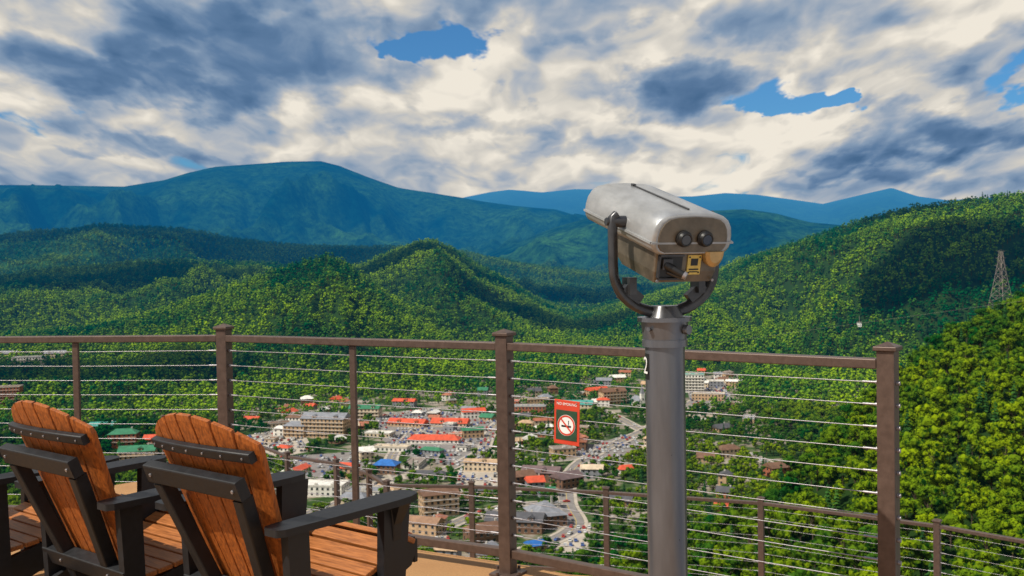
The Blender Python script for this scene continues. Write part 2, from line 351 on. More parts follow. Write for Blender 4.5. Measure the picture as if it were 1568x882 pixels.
# ------------------------------------------------ town layout
townpx=[(300,672),(380,640),(470,614),(600,610),(780,604),(880,594),(1000,566),(1040,562),(1140,566),(1130,620),(1260,700),(1190,750),(900,870),(600,866),(470,800),(330,735)]
town=[G(*p) for p in townpx]
def inpoly(x,y,poly):
    x=np.asarray(x);y=np.asarray(y);r=np.zeros(x.shape,bool); n=len(poly)
    for i in range(n):
        x1,y1=poly[i];x2,y2=poly[(i+1)%n]
        c=((y1>y)!=(y2>y))&(x<(x2-x1)*(y-y1)/(y2-y1+1e-12)+x1); r^=c
    return r
roadpx=[([(690,880),(800,845),(880,808),(868,770),(872,730),(905,698),(985,660),(1045,625),(1090,598),(1135,572)],9),
        ([(330,700),(400,668),(470,650),(560,640),(640,655),(740,690),(830,705),(905,698)],9),
        ([(560,640),(700,622),(800,626),(900,622),(985,660)],8),
        ([(985,660),(1060,672),(1130,690),(1200,720)],7),
        ([(430,800),(520,770),(600,735),(680,720),(740,690)],8),
        ([(640,655),(600,700),(610,735)],7),([(868,770),(780,775),(700,800),(620,845)],7),([(740,690),(760,650),(800,626)],7)]
roads=[([G(*p) for p in pp],w) for pp,w in roadpx]
def smooth(pts,n=8):
    o=[];P=[pts[0]]+pts+[pts[-1]]
    for i in range(1,len(P)-2):
        for k in range(n):
            t=k/n;a,b,c,d=[np.array(q) for q in P[i-1:i+3]]
            o.append(.5*((2*b)+(c-a)*t+(2*a-5*b+4*c-d)*t*t+(-a+3*b-3*c+d)*t**3))
    o.append(np.array(pts[-1])); return o
roadsm=[(smooth(p),w) for p,w in roads]
asph=smat('asphalt',(.22,.20,.19),.9,var=.15,scale=.2); conc=smat('concrete',(.44,.38,.31),.9,var=.12,scale=.15)
yel=smat('yellow_paint',(.6,.42,.05),.7); wht=smat('white_paint',(.75,.75,.72),.7)
def ribbon(mb,pts,w,z,mat,offs=0):
    n=len(pts);vs=[]
    for i,p in enumerate(pts):
        d=pts[min(i+1,n-1)]-pts[max(i-1,0)];d=d/np.linalg.norm(d);nr=np.array([-d[1],d[0]])
        for s_ in(-1,1): q=p+nr*(offs+s_*w/2); vs.append((q[0],q[1],z))
    mb.add(vs,[(2*i,2*i+1,2*i+3,2*i+2) for i in range(n-1)],mat)
for k,(pts,w) in enumerate(roadsm):
    mb=MB(); z=-149.90+k*.012
    ribbon(mb,pts,w,z,0); ribbon(mb,pts,.3,z+.006,1)
    for sgn in(-1,1):
        ribbon(mb,pts,2.2,z+.13+.001*sgn,2,sgn*(w/2+1.2))
    mb.obj('road',[asph,yel,conc])
lots=[[(560,640),(650,625),(760,640),(750,700),(690,715),(600,690)],[(350,672),(460,652),(480,690),(370,712)],[(880,690),(960,665),(1000,690),(900,725)],[(560,820),(680,812),(700,845),(560,856)],[(1050,590),(1110,575),(1120,615),(1060,625)],[(700,720),(790,715),(790,755),(700,762)],[(420,700),(540,692),(600,720),(470,735)],[(870,810),(905,800),(900,850),(840,850)]]
lotw=[[G(*p) for p in l_] for l_ in lots]
mb=MB()
for k,l_ in enumerate(lotw): mb.add([(x,y,-149.95-.006*(k%3)) for x,y in l_],[tuple(range(len(l_)))],k%2)
mb.obj('parking_lot',[asph,conc])
_mc={}
def cm(kind,c,rough=.8):
    key=(kind,c)
    if key not in _mc: _mc[key]=smat(kind,c,rough,var=.16,scale=.35)
    return _mc[key]
glass=smat('window_glass',(.03,.04,.05),.2,var=.1)
RED=(.60,.085,.035);GRN=(.03,.18,.09);GRY=(.22,.23,.26);BRN=(.17,.09,.055);WHT=(.74,.71,.65);BLU=(.02,.14,.45);TAN=(.48,.32,.19);DK=(.08,.08,.09);TEAL=(.06,.30,.26);BRK=(.34,.11,.06);CRM=(.60,.48,.34)
bl=[]
def building(name,x,y,w,d,fl,wall,roof,kind='gable',rz=.3,z=-150.):
    mb=MB();h=fl*3.3
    mb.box((0,0,h/2-2),(w,d,h+4),0)
    for f in range(fl):
        zc=f*3.3+1.9
        n=max(2,int(w/3.4))
        for i in range(n):
            xx=-w/2+(i+.5)*w/n
            for sg in(-1,1):
                mb.box((xx,sg*(d/2+.02),zc),(1.5,.08,1.6),2); mb.box((xx,sg*(d/2+.05),zc-.9),(1.8,.14,.12),3)
        n=max(2,int(d/3.6))
        for i in range(n):
            yy=-d/2+(i+.5)*d/n
            for sg in(-1,1): mb.box((sg*(w/2+.02),yy,zc),(.08,1.4,1.6),2)
        if fl>2 and f>0: mb.box((0,-d/2-.6,f*3.3+.1),(w,1.1,.18),3); mb.box((0,-d/2-1.1,f*3.3+.75),(w,.06,.1),3)
    if kind=='flat':
        mb.box((0,0,h+.15),(w+.5,d+.5,.3),1)
        for a,b_,c,e in((0,d/2+.1,w+.6,.3),(0,-d/2-.1,w+.6,.3),(w/2+.1,0,.3,d-.1),(-w/2-.1,0,.3,d-.1)): mb.box((a,b_,h+.65),(c,e,.7),3)
        for i in range(max(1,int(w/9))): mb.box((random.uniform(-w*.35,w*.35),random.uniform(-d*.3,d*.3),h+.9),(random.uniform(1.5,3.5),1.8,random.uniform(.8,1.6)),3)
    else:
        o=.7; rh=d*.26; e=w/2+o if kind=='gable' else w/2-d*.35
        vs=[(-w/2-o,-d/2-o,h),(w/2+o,-d/2-o,h),(w/2+o,d/2+o,h),(-w/2-o,d/2+o,h),(-e,0,h+rh),(e,0,h+rh)]
        mb.add(vs,[(0,1,5,4),(2,3,4,5),(1,2,5),(3,0,4),(3,2,1,0)],1)
        if kind=='gable' and w>22:
            for i in range(int(w/14)):
                xx=-w/2+(i+.6)*w/max(1,int(w/14)); mb.box((xx,-d*.3,h+rh*.3),(3,d*.3,2.2),0); 
                mb.add([(xx-1.9,-d*.47,h+rh*.3+1.1),(xx+1.9,-d*.47,h+rh*.3+1.1),(xx,-d*.47,h+rh*.3+2.3),(xx-1.9,-d*.1,h+rh*.3+1.1),(xx+1.9,-d*.1,h+rh*.3+1.1),(xx,-d*.1,h+rh*.3+2.3)],[(0,1,2),(3,5,4),(0,2,5,3),(1,4,5,2)],1)
                mb.box((xx,-d*.45-.04,h+rh*.3+.1),(1.4,.08,1.2),2)
        mb.box((w*.28,d*.12,h+rh*.8),(1,1,rh*.9),3)
    mb.obj(name,[cm('wall',wall),cm('roof',roof,.6),glass,cm('trim',(.5,.47,.42))],loc=(x,y,z),rz=rz)
    bl.append((x,y,max(w,d)/2))
def B(name,px,py,*a,**k):
    x,y,z=hit(px,py); 
    if abs(z+150)<1: z=-150.
    building(name,x,y,*a,z=z,**k)
B('hotel_building',500,668,40,18,5,TAN,GRY,'gable',rz=-.25)
B('hotel_building',455,668,20,14,3,TAN,GRY,'hip',rz=-.25)
B('shop_building',625,652,36,14,1,TAN,RED,'gable',rz=-.35)
B('shop_building',690,652,34,15,1,CRM,RED,'gable',rz=-.2)
B('shop_building',665,678,44,14,1,WHT,RED,'hip',rz=-.15)
B('shop_building',580,668,26,13,1,CRM,WHT,'flat',rz=-.3)
B('shop_building',725,640,22,12,2,WHT,RED,'gable',rz=.2)
B('shop_building',600,690,30,12,1,WHT,CRM,'flat',rz=-.25)
B('convention_building',485,756,40,18,2,WHT,WHT,'flat',rz=-.15)
B('convention_building',560,766,22,14,2,WHT,GRY,'flat',rz=-.15)
B('shop_building',592,724,17,13,2,BRN,BLU,'hip',rz=-.2)
B('hotel_building',672,788,22,12,4,TAN,BRN,'gable',rz=.35)
B('hotel_building',790,812,32,15,2,BRN,DK,'gable',rz=-.2)
B('hotel_building',835,800,18,24,2,BRN,GRY,'hip',rz=.3)
B('hotel_building',745,828,22,14,2,BRN,BRN,'hip',rz=.4)
B('lodge_building',830,736,26,14,2,BRN,(.15,.1,.1),'gable',rz=-.3)
B('lodge_building',868,745,18,14,2,BRN,(.15,.1,.1),'gable',rz=.6)
B('lodge_building',800,742,15,12,2,BRN,BRN,'gable',rz=.4)
B('house',820,842,9,8,1,TAN,BLU,'gable',rz=.4)
B('hotel_building',1062,600,24,16,6,WHT,TEAL,'flat',rz=-.2)
B('shop_building',1095,592,20,14,2,GRY,WHT,'flat',rz=-.2)
B('shop_building',1085,612,34,14,2,TAN,CRM,'flat',rz=-.3)
B('hotel_building',8,620,34,16,6,BRK,BRN,'flat',rz=.2)
B('hotel_building',45,558,40,16,3,WHT,GRY,'flat',rz=.2)
B('shop_building',85,548,30,14,2,CRM,GRY,'gable',rz=.1)
B('hotel_building',10,548,30,14,2,CRM,GRY,'gable',rz=.1)
B('hotel_building',212,716,26,14,4,TAN,GRN,'gable',rz=.15)
B('shop_building',190,682,22,14,3,BRK,GRN,'hip',rz=.15)
B('shop_building',160,662,24,12,2,CRM,TEAL,'gable',rz=.1)
B('hotel_building',240,690,18,12,3,BRK,RED,'gable',rz=.1)
B('hotel_building',938,618,26,14,4,TAN,BRN,'gable',rz=.3)
B('shop_building',885,628,30,14,2,CRM,TEAL,'gable',rz=-.2)
B('shop_building',810,632,34,14,2,BRK,GRY,'flat',rz=-.1)
B('hotel_building',560,640,30,14,3,CRM,GRN,'gable',rz=-.15)
B('house',1105,660,16,12,1,TAN,DK,'gable',rz=.5)
B('house',1115,700,17,11,2,CRM,BRN,'hip',rz=.3)
B('house',1195,728,20,12,2,BRK,BRN,'gable',rz=.3)
B('house',650,816,20,11,2,TAN,(.3,.17,.1),'gable',rz=-.4)
nkey=len(bl)
# church with steeple
x,y,z=hit(978,622); e=empty('church',(x,y,z),.3)
mb=MB(); mb.box((0,0,3),(9,18,6)); mb.add([(-5,-9.5,6),(5,-9.5,6),(0,-9.5,10.5),(-5,9.5,6),(5,9.5,6),(0,9.5,10.5)],[(0,1,2),(3,5,4),(0,2,5,3),(1,4,5,2)],1)
mb.box((0,-9,6),(4,4,16)); 
for i in range(4):
    mb.box((4.53,-6+i*4,3.2),(.1,1.2,3),2); mb.box((-4.53,-6+i*4,3.2),(.1,1.2,3),2)
mb.cyl((0,-9,14),(0,-9,24),2.6,.05,4,1,smooth=False); mb.box((0,-11.05,8.5),(1.2,.1,2.4),2); mb.obj('walls_roof_and_steeple',[cm('wall',WHT),cm('roof',GRY,.6),glass],e); bl.append((x,y,10))
tx=[p[0] for p in town];ty=[p[1] for p in town]; tries=0;cnt=0
allr=np.concatenate([np.array(p) for p,w in roadsm])
pal=[RED,RED,GRY,GRY,BRN,BRN,WHT,WHT,DK,BRK,GRN,CRM,TAN,(.25,.2,.17),(.3,.17,.1),(.38,.14,.08)]
while cnt<125 and tries<14000:
    tries+=1; x=random.uniform(min(tx),max(tx));y=random.uniform(min(ty),max(ty))
    if not inpoly(x,y,town): continue
    if float(hfun(x,y))>-148.5: continue
    w=random.choice([10,11,13,15,18,24]);d_=random.choice([8,9,10,12]); r_=max(w,d_)/2
    if any(math.hypot(x-a,y-b_)<(r_+c)*.9 for a,b_,c in bl): continue
    if np.min(np.hypot(allr[:,0]-x,allr[:,1]-y))<r_*.6+5: continue
    if x/y>.09 and random.random()<.6: continue
    building('house' if w<16 else 'shop_building',x,y,w,d_,random.choice([1,1,1,2,2]),random.choice([WHT,CRM,TAN,BRK,BRN,GRY,TAN]),random.choice(pal),random.choice(['gable','gable','hip','flat']),rz=random.choice([-.25,1.3,-.3,.3])+random.uniform(-.15,.15))
    cnt+=1
# cars
def carmesh(c):
    mb=MB(); prof=[(-2.2,.35),(-2.25,.8),(-1.9,.95),(-1.45,1.0),(-.95,1.45),(.55,1.47),(1.15,1.0),(2.0,.85),(2.25,.65),(2.2,.35)]
    secs=[[(x,s_,z) if z<1.1 else (x,s_*.8,z) for x,z in prof] for s_ in(-.88,.88)]
    mb.loft(secs,0,False)
    for s_ in(-1,1): mb.add([(-1.2,s_*.87,1.03),(-.85,s_*.76,1.38),(.5,s_*.76,1.4),(.95,s_*.87,1.03)],[(0,1,2,3)],1)
    mb.add([(1.12,-.75,1.04),(.6,-.66,1.44),(.6,.66,1.44),(1.12,.75,1.04)],[(0,1,2,3)],1)
    mb.add([(-1.44,-.75,1.04),(-1.0,-.66,1.43),(-1.0,.66,1.43),(-1.44,.75,1.04)],[(0,1,2,3)],1)
    for x in(-1.4,1.4):
        for s_ in(-1,1): mb.cyl((x,s_*.7,.33),(x,s_*.92,.33),.33,n=10,mat=2)
    return mb.mesh('car',[smat('car_paint',c,.3,var=.03),glass,DKM])
DKM=smat('black_rubber',(.02,.02,.02),.7)
cms=[carmesh(c) for c in [(.7,.7,.7),(.03,.03,.035),(.35,.36,.38),(.4,.03,.02),(.05,.1,.3),(.6,.6,.58)]]
carpos=[]
def car(x,y,r):
    if any(math.hypot(x-a,y-b_)<c*1.02 for a,b_,c in bl): return
    if any(math.hypot(x-a,y-b_)<2.6 for a,b_ in carpos): return
    o=bpy.data.objects.new('parked_car',random.choice(cms)); o.location=(x,y,-149.85); o.rotation_euler=(0,0,r); S.collection.objects.link(o); carpos.append((x,y))
for l_ in lotw:
    xs=[p[0] for p in l_];ys=[p[1] for p in l_]
    for yy in np.arange(min(ys),max(ys),8.5):
        for xx in np.arange(min(xs),max(xs),3.1):
            if random.random()<.5 and inpoly(xx,yy,l_): car(xx,yy,1.57+random.uniform(-.05,.05))
for pts,w in roadsm:
    for i in range(0,len(pts)-1,2):
        if random.random()<.6:
            d=pts[i+1]-pts[i]; r=math.atan2(d[1],d[0]); nn=np.array([-math.sin(r),math.cos(r)])*random.choice([-1,1])*2; p=pts[i]+nn; car(p[0],p[1],r)
# ------------------------------------------------ forest scatter
def scatter(name,coll,X,Y,Z,kind,tone,sc):
    n=len(X); me=bpy.data.meshes.new(name); me.vertices.add(n); me.vertices.foreach_set('co',np.stack([X,Y,Z],-1).astype(np.float32).ravel())
    for nm,ty,ar in(('kind','INT',kind.astype(np.int32)),('tone','FLOAT',tone.astype(np.float32)),('sc','FLOAT',sc.astype(np.float32)),('rot','FLOAT',rng.uniform(0,6.28,n).astype(np.float32))):
        a=me.attributes.new(nm,ty,'POINT'); a.data.foreach_set('value',ar)
    o=bpy.data.objects.new(name,me); S.collection.objects.link(o)
    ng=bpy.data.node_groups.new(name,'GeometryNodeTree'); ng.interface.new_socket('Geometry',in_out='INPUT',socket_type='NodeSocketGeometry'); ng.interface.new_socket('Geometry',in_out='OUTPUT',socket_type='NodeSocketGeometry')
    N=ng.nodes;K=ng.links; gi=N.new('NodeGroupInput');g_o=N.new('NodeGroupOutput');ci=N.new('GeometryNodeCollectionInfo'); ci.inputs[0].default_value=coll; ci.inputs[1].default_value=True; ci.inputs[2].default_value=True
    ip=N.new('GeometryNodeInstanceOnPoints'); ip.inputs['Pick Instance'].default_value=True
    def na(nm,ty): q=N.new('GeometryNodeInputNamedAttribute'); q.data_type=ty; q.inputs[0].default_value=nm; return q.outputs[0]
    K.new(gi.outputs[0],ip.inputs['Points']);K.new(ci.outputs[0],ip.inputs['Instance']);K.new(na('kind','INT'),ip.inputs['Instance Index'])
    cx=N.new('ShaderNodeCombineXYZ');K.new(na('rot','FLOAT'),cx.inputs[2]);K.new(cx.outputs[0],ip.inputs['Rotation']);K.new(na('sc','FLOAT'),ip.inputs['Scale']);K.new(ip.outputs[0],g_o.inputs[0])
    md=o.modifiers.new('scatter','NODES'); md.node_group=ng; return o
def pts(step,d0,d1,amax=33):
    g=np.arange(-d1,d1,step); gy=np.arange(0,d1,step); X,Y=np.meshgrid(g,gy); X=X+rng.uniform(-.48,.48,X.shape)*step; Y=Y+rng.uniform(-.48,.48,Y.shape)*step
    X=X.ravel();Y=Y.ravel(); d=np.hypot(X,Y); a=np.abs(np.arctan2(X,Y)); k=(d>d0)&(d<=d1)&(a<math.radians(amax)); return X[k],Y[k]
def tone_(X,Y): return np.clip(.39+1.1*fbm(X/250,Y/250,3)+rng.normal(0,.19,len(X)),0,1)
def townfilter(X,Y,Z):
    keep=np.ones(len(X),bool)
    for a,b_,c in bl: keep&=np.hypot(X-a,Y-b_)>c+2.0
    for p in allr: keep&=np.hypot(X-p[0],Y-p[1])>8.5
    for p,w in roadsm:
        for q1,q2 in zip(p[:-1],p[1:]):
            mdp=(q1+q2)/2; keep&=np.hypot(X-mdp[0],Y-mdp[1])>8.5
    for l_ in lotw: keep&=~inpoly(X,Y,l_)
    it=inpoly(X,Y,town)&(Z<-148); nz=fbm(X/60,Y/60,2); keep&=(~it)|((nz>-.32)&(rng.random(len(X))<.86))
    for a,b_,c in bl[:nkey]:
        dd=math.hypot(a,b_); ux,uy=a/dd,b_/dd; al=X*ux+Y*uy; ac=np.abs(X*uy-Y*ux); keep&=~((al<dd)&(al>dd-c-20)&(ac<c*.85))
    return keep
X,Y=pts(7.4,110,1000); Z=hfun(X,Y); keep=townfilter(X,Y,Z); X,Y,Z=X[keep],Y[keep],Z[keep]
kind=rng.integers(0,4,len(X)); kind[rng.random(len(X))<.06]=4
sc=rng.uniform(.65,1.25,len(X)); sc*=np.where(inpoly(X,Y,town),.78,1)
sc*=np.where(np.hypot(X,Y)<260,.8,1)
scatter('forest',col,X,Y,Z,kind,tone_(X,Y),sc); n0=len(X)
X,Y=pts(9.8,1000,2700); Z=hfun(X,Y); keep=townfilter(X,Y,Z); X,Y,Z=X[keep],Y[keep],Z[keep]
kind=rng.integers(0,4,len(X)); kind[rng.random(len(X))<.05]=4
sc=rng.uniform(.75,1.65,len(X)); sc*=np.where(inpoly(X,Y,town),.65,1)
scatter('hillside_forest',colm,X,Y,Z,kind,tone_(X,Y),sc); n1_=len(X)
X,Y=pts(14.5,2700,5000,31); Z=hfun(X,Y); k=Z>-149; X,Y,Z=X[k],Y[k],Z[k]
scatter('distant_forest',colf,X,Y,Z,rng.integers(0,3,len(X)),tone_(X,Y)*.8,rng.uniform(.9,1.8,len(X)))
# ------------------------------------------------ unseen clouds, added above the view to cast shadows on the hills
cl=smat('cloud_white',(.8,.8,.8),1)
def shadow_cloud(tx_,ty_,rx,ry,zh=1750,tz=100):
    k=(zh-tz)/math.tan(elev); cx,cy=tx_+sdir.x*k,ty_+sdir.y*k
    mb=MB(); r=random.Random(int(tx_))
    for i in range(18):
        a=r.uniform(0,6.28);q=math.sqrt(r.random())*.75
        c=Vector((math.cos(a)*q*rx,math.sin(a)*q*ry,r.uniform(0,60))); s_=r.uniform(.25,.5)
        mb.add([c+Vector((v.x*s_*rx,v.y*s_*ry,v.z*110))*(1+r.uniform(-.1,.1)) for v in ico[2][0]],ico[2][1],0,True)
    mb.obj('shadow_cloud',[cl],loc=(cx,cy,zh))
shadow_cloud(-1350,3700,1000,420); shadow_cloud(200,3050,430,420); shadow_cloud(960,1980,300,240); shadow_cloud(-1150,2350,420,200); shadow_cloud(-330,2250,150,110)
shadow_cloud(680,1480,170,110,tz=-60); shadow_cloud(120,2050,190,120,tz=-80); shadow_cloud(-560,1250,230,90,tz=-140)
# ------------------------------------------------ lattice tower
x,y,z=hit(1533,474); dd=math.hypot(x,y); Ht=84/F*dd
steel=smat('galvanised_steel',(.36,.30,.27),.5,.2,scale=.5)
mb=MB()
def tw(t): return Ht*(.13*(1-t)**1.3+.018)
prev=None; n=8
for i in range(n+1):
    t=i/n*.96; c=[(sx_*tw(t),sy_*tw(t),t*Ht-1) for sx_,sy_ in((-1,-1),(1,-1),(1,1),(-1,1))]
    th=.36
    for k in range(4):
        mb.bar(c[k],c[(k+1)%4],th*.6,th*.6)
        if prev: mb.bar(prev[k],c[k],th,th,up=(1,.1,0)); mb.bar(prev[k],c[(k+1)%4],th*.55,th*.55,up=(1,.2,0)); mb.bar(prev[(k+1)%4],c[k],th*.55,th*.55,up=(1,.2,0))
    prev=c
for t,w in((.72,.16),(.84,.13),(.95,.10)):
    mb.bar((-Ht*w,0,t*Ht),(Ht*w,0,t*Ht),.4,.4); mb.bar((-Ht*w,0,t*Ht),(0,0,t*Ht+1.8),.25,.25); mb.bar((Ht*w,0,t*Ht),(0,0,t*Ht+1.8),.25,.25)
mb.obj('transmission_tower',[steel],loc=(x,y,z),rz=.5)
# chairlift chair
v=ray(1316,497); t=330/v.y; px_,py_,pz_=v.x*t,v.y*t,CAMZ+v.z*t
mb=MB(); mb.bar((0,0,3),(0,0,0),.08,.08,up=(1,0,0)); mb.box((0,0,-.1),(1.5,.5,.08),1); mb.box((0,.25,.3),(1.5,.06,.7),1); mb.bar((-.7,0,0),(-.7,0,1),.06,.06,up=(1,0,0)); mb.bar((.7,0,0),(.7,0,1),.06,.06,up=(1,0,0)); mb.bar((-.7,0,1),(.7,0,1),.06,.06); mb.box((0,-.3,-.5),(1.3,.06,.5),1)
mb.bar((-120,200,-36),(150,-250,46),.03,.03)
mb.obj('chairlift_seat',[steel,wht],loc=(px_,py_,pz_),rz=0)

# ================================================= FOREGROUND
bronze=smat('bronze_painted_metal',(.105,.068,.054),.42,.3,var=.12,scale=35,bump=.05)
cable=smat('stainless_cable',(.36,.34,.36),.45,.6,scale=80)
deckm,nt,out=newmat('deck_stone'); b=nd(nt,'ShaderNodeBsdfPrincipled'); tc=nd(nt,'ShaderNodeTexCoord')
n1=noise(nt,3,6,.6,tc.outputs['Object']); n2=noise(nt,140,3,.7,tc.outputs['Object'])
c=mixc(nt,n1,(.36,.17,.06),(.55,.30,.12)); c=mixc(nt,ramp(nt,n2,[(.4,(0,0,0)),(.62,(1,1,1))]),mixc(nt,.45,c,(.12,.07,.035)),c)
nt.links.new(c,b.inputs['Base Color']); b.inputs['Roughness'].default_value=.85
bp=nd(nt,'ShaderNodeBump'); bp.inputs['Strength'].default_value=.4; bp.inputs['Distance'].default_value=.003; nt.links.new(n2,bp.inputs['Height']); nt.links.new(bp.outputs[0],b.inputs['Normal']); nt.links.new(b.outputs[0],out.inputs[0])
railpts=[(-6.6,5.3),(-4.98,5.62),(-3.27,5.61),(-1.56,5.37),(-.04,4.55),(1.33,3.53)]
def offp(pts_,o):
    r=[]
    for i,p in enumerate(pts_):
        a=Vector(pts_[max(i-1,0)]);b_=Vector(pts_[min(i+1,len(pts_)-1)]);d=(b_-a).normalized(); r.append((p[0]-d.y*o,p[1]+d.x*o))
    return r
edge=offp(railpts,.16)
poly=edge+[(1.62,3.2),(1.9,-3.5),(-7.5,-3.5)]
mb=MB(); n=len(poly); vs=[(x,y,0) for x,y in poly]+[(x,y,-.35) for x,y in poly]
mb.add(vs,[tuple(range(n)),tuple(range(2*n-1,n-1,-1))]+[(i,(i+1)%n,n+(i+1)%n,n+i) for i in range(n)],0)
mb.obj('deck',[deckm],bevel=.01)
mb=MB()
for x,y in((-5.5,4.6),(-2.5,4.6),(0,3.6),(1.2,2.4),(-5.5,0),(-2.5,0),(1.2,0)): mb.cyl((x,y,-9),(x,y,-.36),.16,n=16)
mb.obj('deck_supports',[conc])
def railing(name,pts_,z0,midposts=True,cables=11,H=1.07):
    e=empty(name)
    posts=MB();rail=MB();cab=MB()
    P3=[Vector((x,y,z0)) for x,y in pts_]
    for i,p in enumerate(P3):
        a=P3[max(i-1,0)];b_=P3[min(i+1,len(P3)-1)];d=(b_-a).normalized();r=math.atan2(d.y,d.x)
        posts.box(p+Vector((0,0,(H+.03)/2)),(.062,.062,H+.03),0,rz=r)
        posts.box(p+Vector((0,0,.006)),(.13,.13,.012),0,rz=r)
        posts.box(p+Vector((0,0,H+.038)),(.082,.082,.016),0,rz=r)
        c=[p+Matrix.Rotation(r,3,'Z')@Vector((sx_*.036,sy_*.036,H+.0465)) for sx_,sy_ in((-1,-1),(1,-1),(1,1),(-1,1))]
        posts.add(c+[p+Vector((0,0,H+.062))],[(0,1,4),(1,2,4),(2,3,4),(3,0,4)],0)
        for sx_ in(-1,1):
            for sy_ in(-1,1): posts.cyl(p+Vector((sx_*.05,sy_*.05,.012)),p+Vector((sx_*.05,sy_*.05,.024)),.008,n=6)
    for a,b_ in zip(P3[:-1],P3[1:]):
        d=(b_-a).normalized(); g=d*.033
        rail.bar(a+g+Vector((0,0,H-.018)),b_-g+Vector((0,0,H-.018)),.052,.036)
        rail.bar(a+g+Vector((0,0,.10)),b_-g+Vector((0,0,.10)),.04,.04)
        if midposts:
            mpt=(a+b_)/2; posts.box(mpt+Vector((0,0,.12+(H-.157)/2)),(.035,.018,H-.158),0,rz=math.atan2(d.y,d.x))
        for k in range(cables):
            z=.185+k*(.80/(cables-1)); sag=.004
            q0=a+g+Vector((0,0,z));q1=b_-g+Vector((0,0,z)); qm=(q0+q1)/2-Vector((0,0,sag*random.random()))
            cab.cyl(q0,qm,.0019,n=6,cap=False); cab.cyl(qm,q1,.0019,n=6,cap=False)
            for q,dd_ in((a+g,d),(b_-g,-d)):
                cab.cyl(q+Vector((0,0,z)),q+dd_*.055+Vector((0,0,z)),.0045,n=8); cab.cyl(q+dd_*.001+Vector((0,0,z)),q+dd_*.009+Vector((0,0,z)),.008,n=6)
    p=P3[-1]; d=(P3[-1]-P3[-2]).normalized()
    for k in range(cables):
        z=.185+k*(.80/(cables-1)); cab.cyl(p+d*.031+Vector((0,0,z)),p+d*.042+Vector((0,0,z)),.008,n=8)
    posts.obj('posts',[bronze],e,bevel=.003); rail.obj('rails',[bronze],e,bevel=.004); cab.obj('cables',[cable],e)
    return e
railing('cable_railing',railpts,0)
# lower walkway
lowpx=[(250,640),(352,664),(440,697),(515,708),(565,724),(592,741),(722,743),(928,752),(1165,768),(1435,803),(1760,860)]
low=[]
for x,y in lowpx:
    g=G(x,y,-1.30); low.append(g)
railing('cable_railing',low,-2.37,midposts=False,cables=9)
inner=offp(low,-1.6); outer=offp(low,.15)
mb=MB(); n=len(low); vs=[(x,y,-2.375) for x,y in outer]+[(x,y,-2.375) for x,y in inner]+[(x,y,-2.6) for x,y in outer]+[(x,y,-2.6) for x,y in inner]
fs=[]
for i in range(n-1): fs+=[(i,i+1,n+i+1,n+i),(2*n+i,3*n+i,3*n+i+1,2*n+i+1),(i,2*n+i,2*n+i+1,i+1),(n+i,n+i+1,3*n+i+1,3*n+i)]
mb.add(vs,fs,0)
for i in range(0,n,2): mb.cyl((low[i][0],low[i][1],-16),(low[i][0],low[i][1],-2.6),.14,n=12)
mb.obj('lower_walkway',[deckm])
# ------------------------------------------------ sign
a=Vector((-.04,4.55,0));b_=Vector((1.33,3.53,0)); d=(b_-a).normalized()
v=ray(868,647)
nrm=Vector((-d.y,d.x,0)); t=(a.dot(nrm)-.02)/(v.dot(nrm)); P0=Vector((0,0,CAMZ))+v*t
rz=math.atan2(d.y,d.x)
sg=empty('no_smoking_sign',P0,rz); sg.rotation_euler=(0,math.radians(2),rz)
red=smat('sign_red',(.58,.055,.025),.45,var=.06,scale=10); drk=smat('sign_dark',(.03,.07,.04),.4); swh=smat('sign_white',(.78,.78,.76),.45,var=.05); blk=smat('black_plastic',(.013,.013,.014),.4,var=.1,scale=60)
mb=MB(); mb.box((0,0,0),(.132,.004,.195),0); mb.obj('panel',[red],sg,bevel=.002)
mb=MB(); mb.box((0,-.0032,-.012),(.108,.002,.13),0); mb.obj('inner_panel',[drk],sg)
def disc(mb,r0,r1,y,mat,cz=-.012,n=40):
    vs=[];
    for k in range(n):
        t=2*math.pi*k/n; vs+=[(math.cos(t)*r0,y,cz+math.sin(t)*r0),(math.cos(t)*r1,y,cz+math.sin(t)*r1)]
    mb.add(vs,[(2*k,2*k+1,(2*k+3)%(2*n),(2*k+2)%(2*n)) for k in range(n)],mat)
mb=MB(); disc(mb,0.0005,.046,-.0048,0); disc(mb,.037,.0445,-.0056,1)
mb.box((0,-.0052,-.016),(.05,.0006,.008),2); mb.bar((-.028,-.0068,.016),(.028,-.0068,-.040),.007,.0008,1,up=(0,1,0)); mb.box((.012,-.0052,.0),(.004,.0006,.02),2)
mb.obj('pictogram',[swh,red,blk],sg)
def text(body,size,mat,parent,loc,rot,name='lettering'):
    c=bpy.data.curves.new(name,'FONT'); c.body=body; c.size=size; c.align_x='CENTER'; c.align_y='CENTER'; c.extrude=.0003
    o=bpy.data.objects.new(name,c); S.collection.objects.link(o); c.materials.append(mat); o.parent=parent; o.location=loc; o.rotation_euler=rot; return o
text('NO SMOKING',.0165,swh,sg,(0,-.0028,.080),(math.pi/2,0,0))
mb=MB()
for x in(-.05,.05):
    mb.cyl((x,-.004,.088),(x,.02,.088),.003,n=8)
mb.obj('clips',[cable],sg)
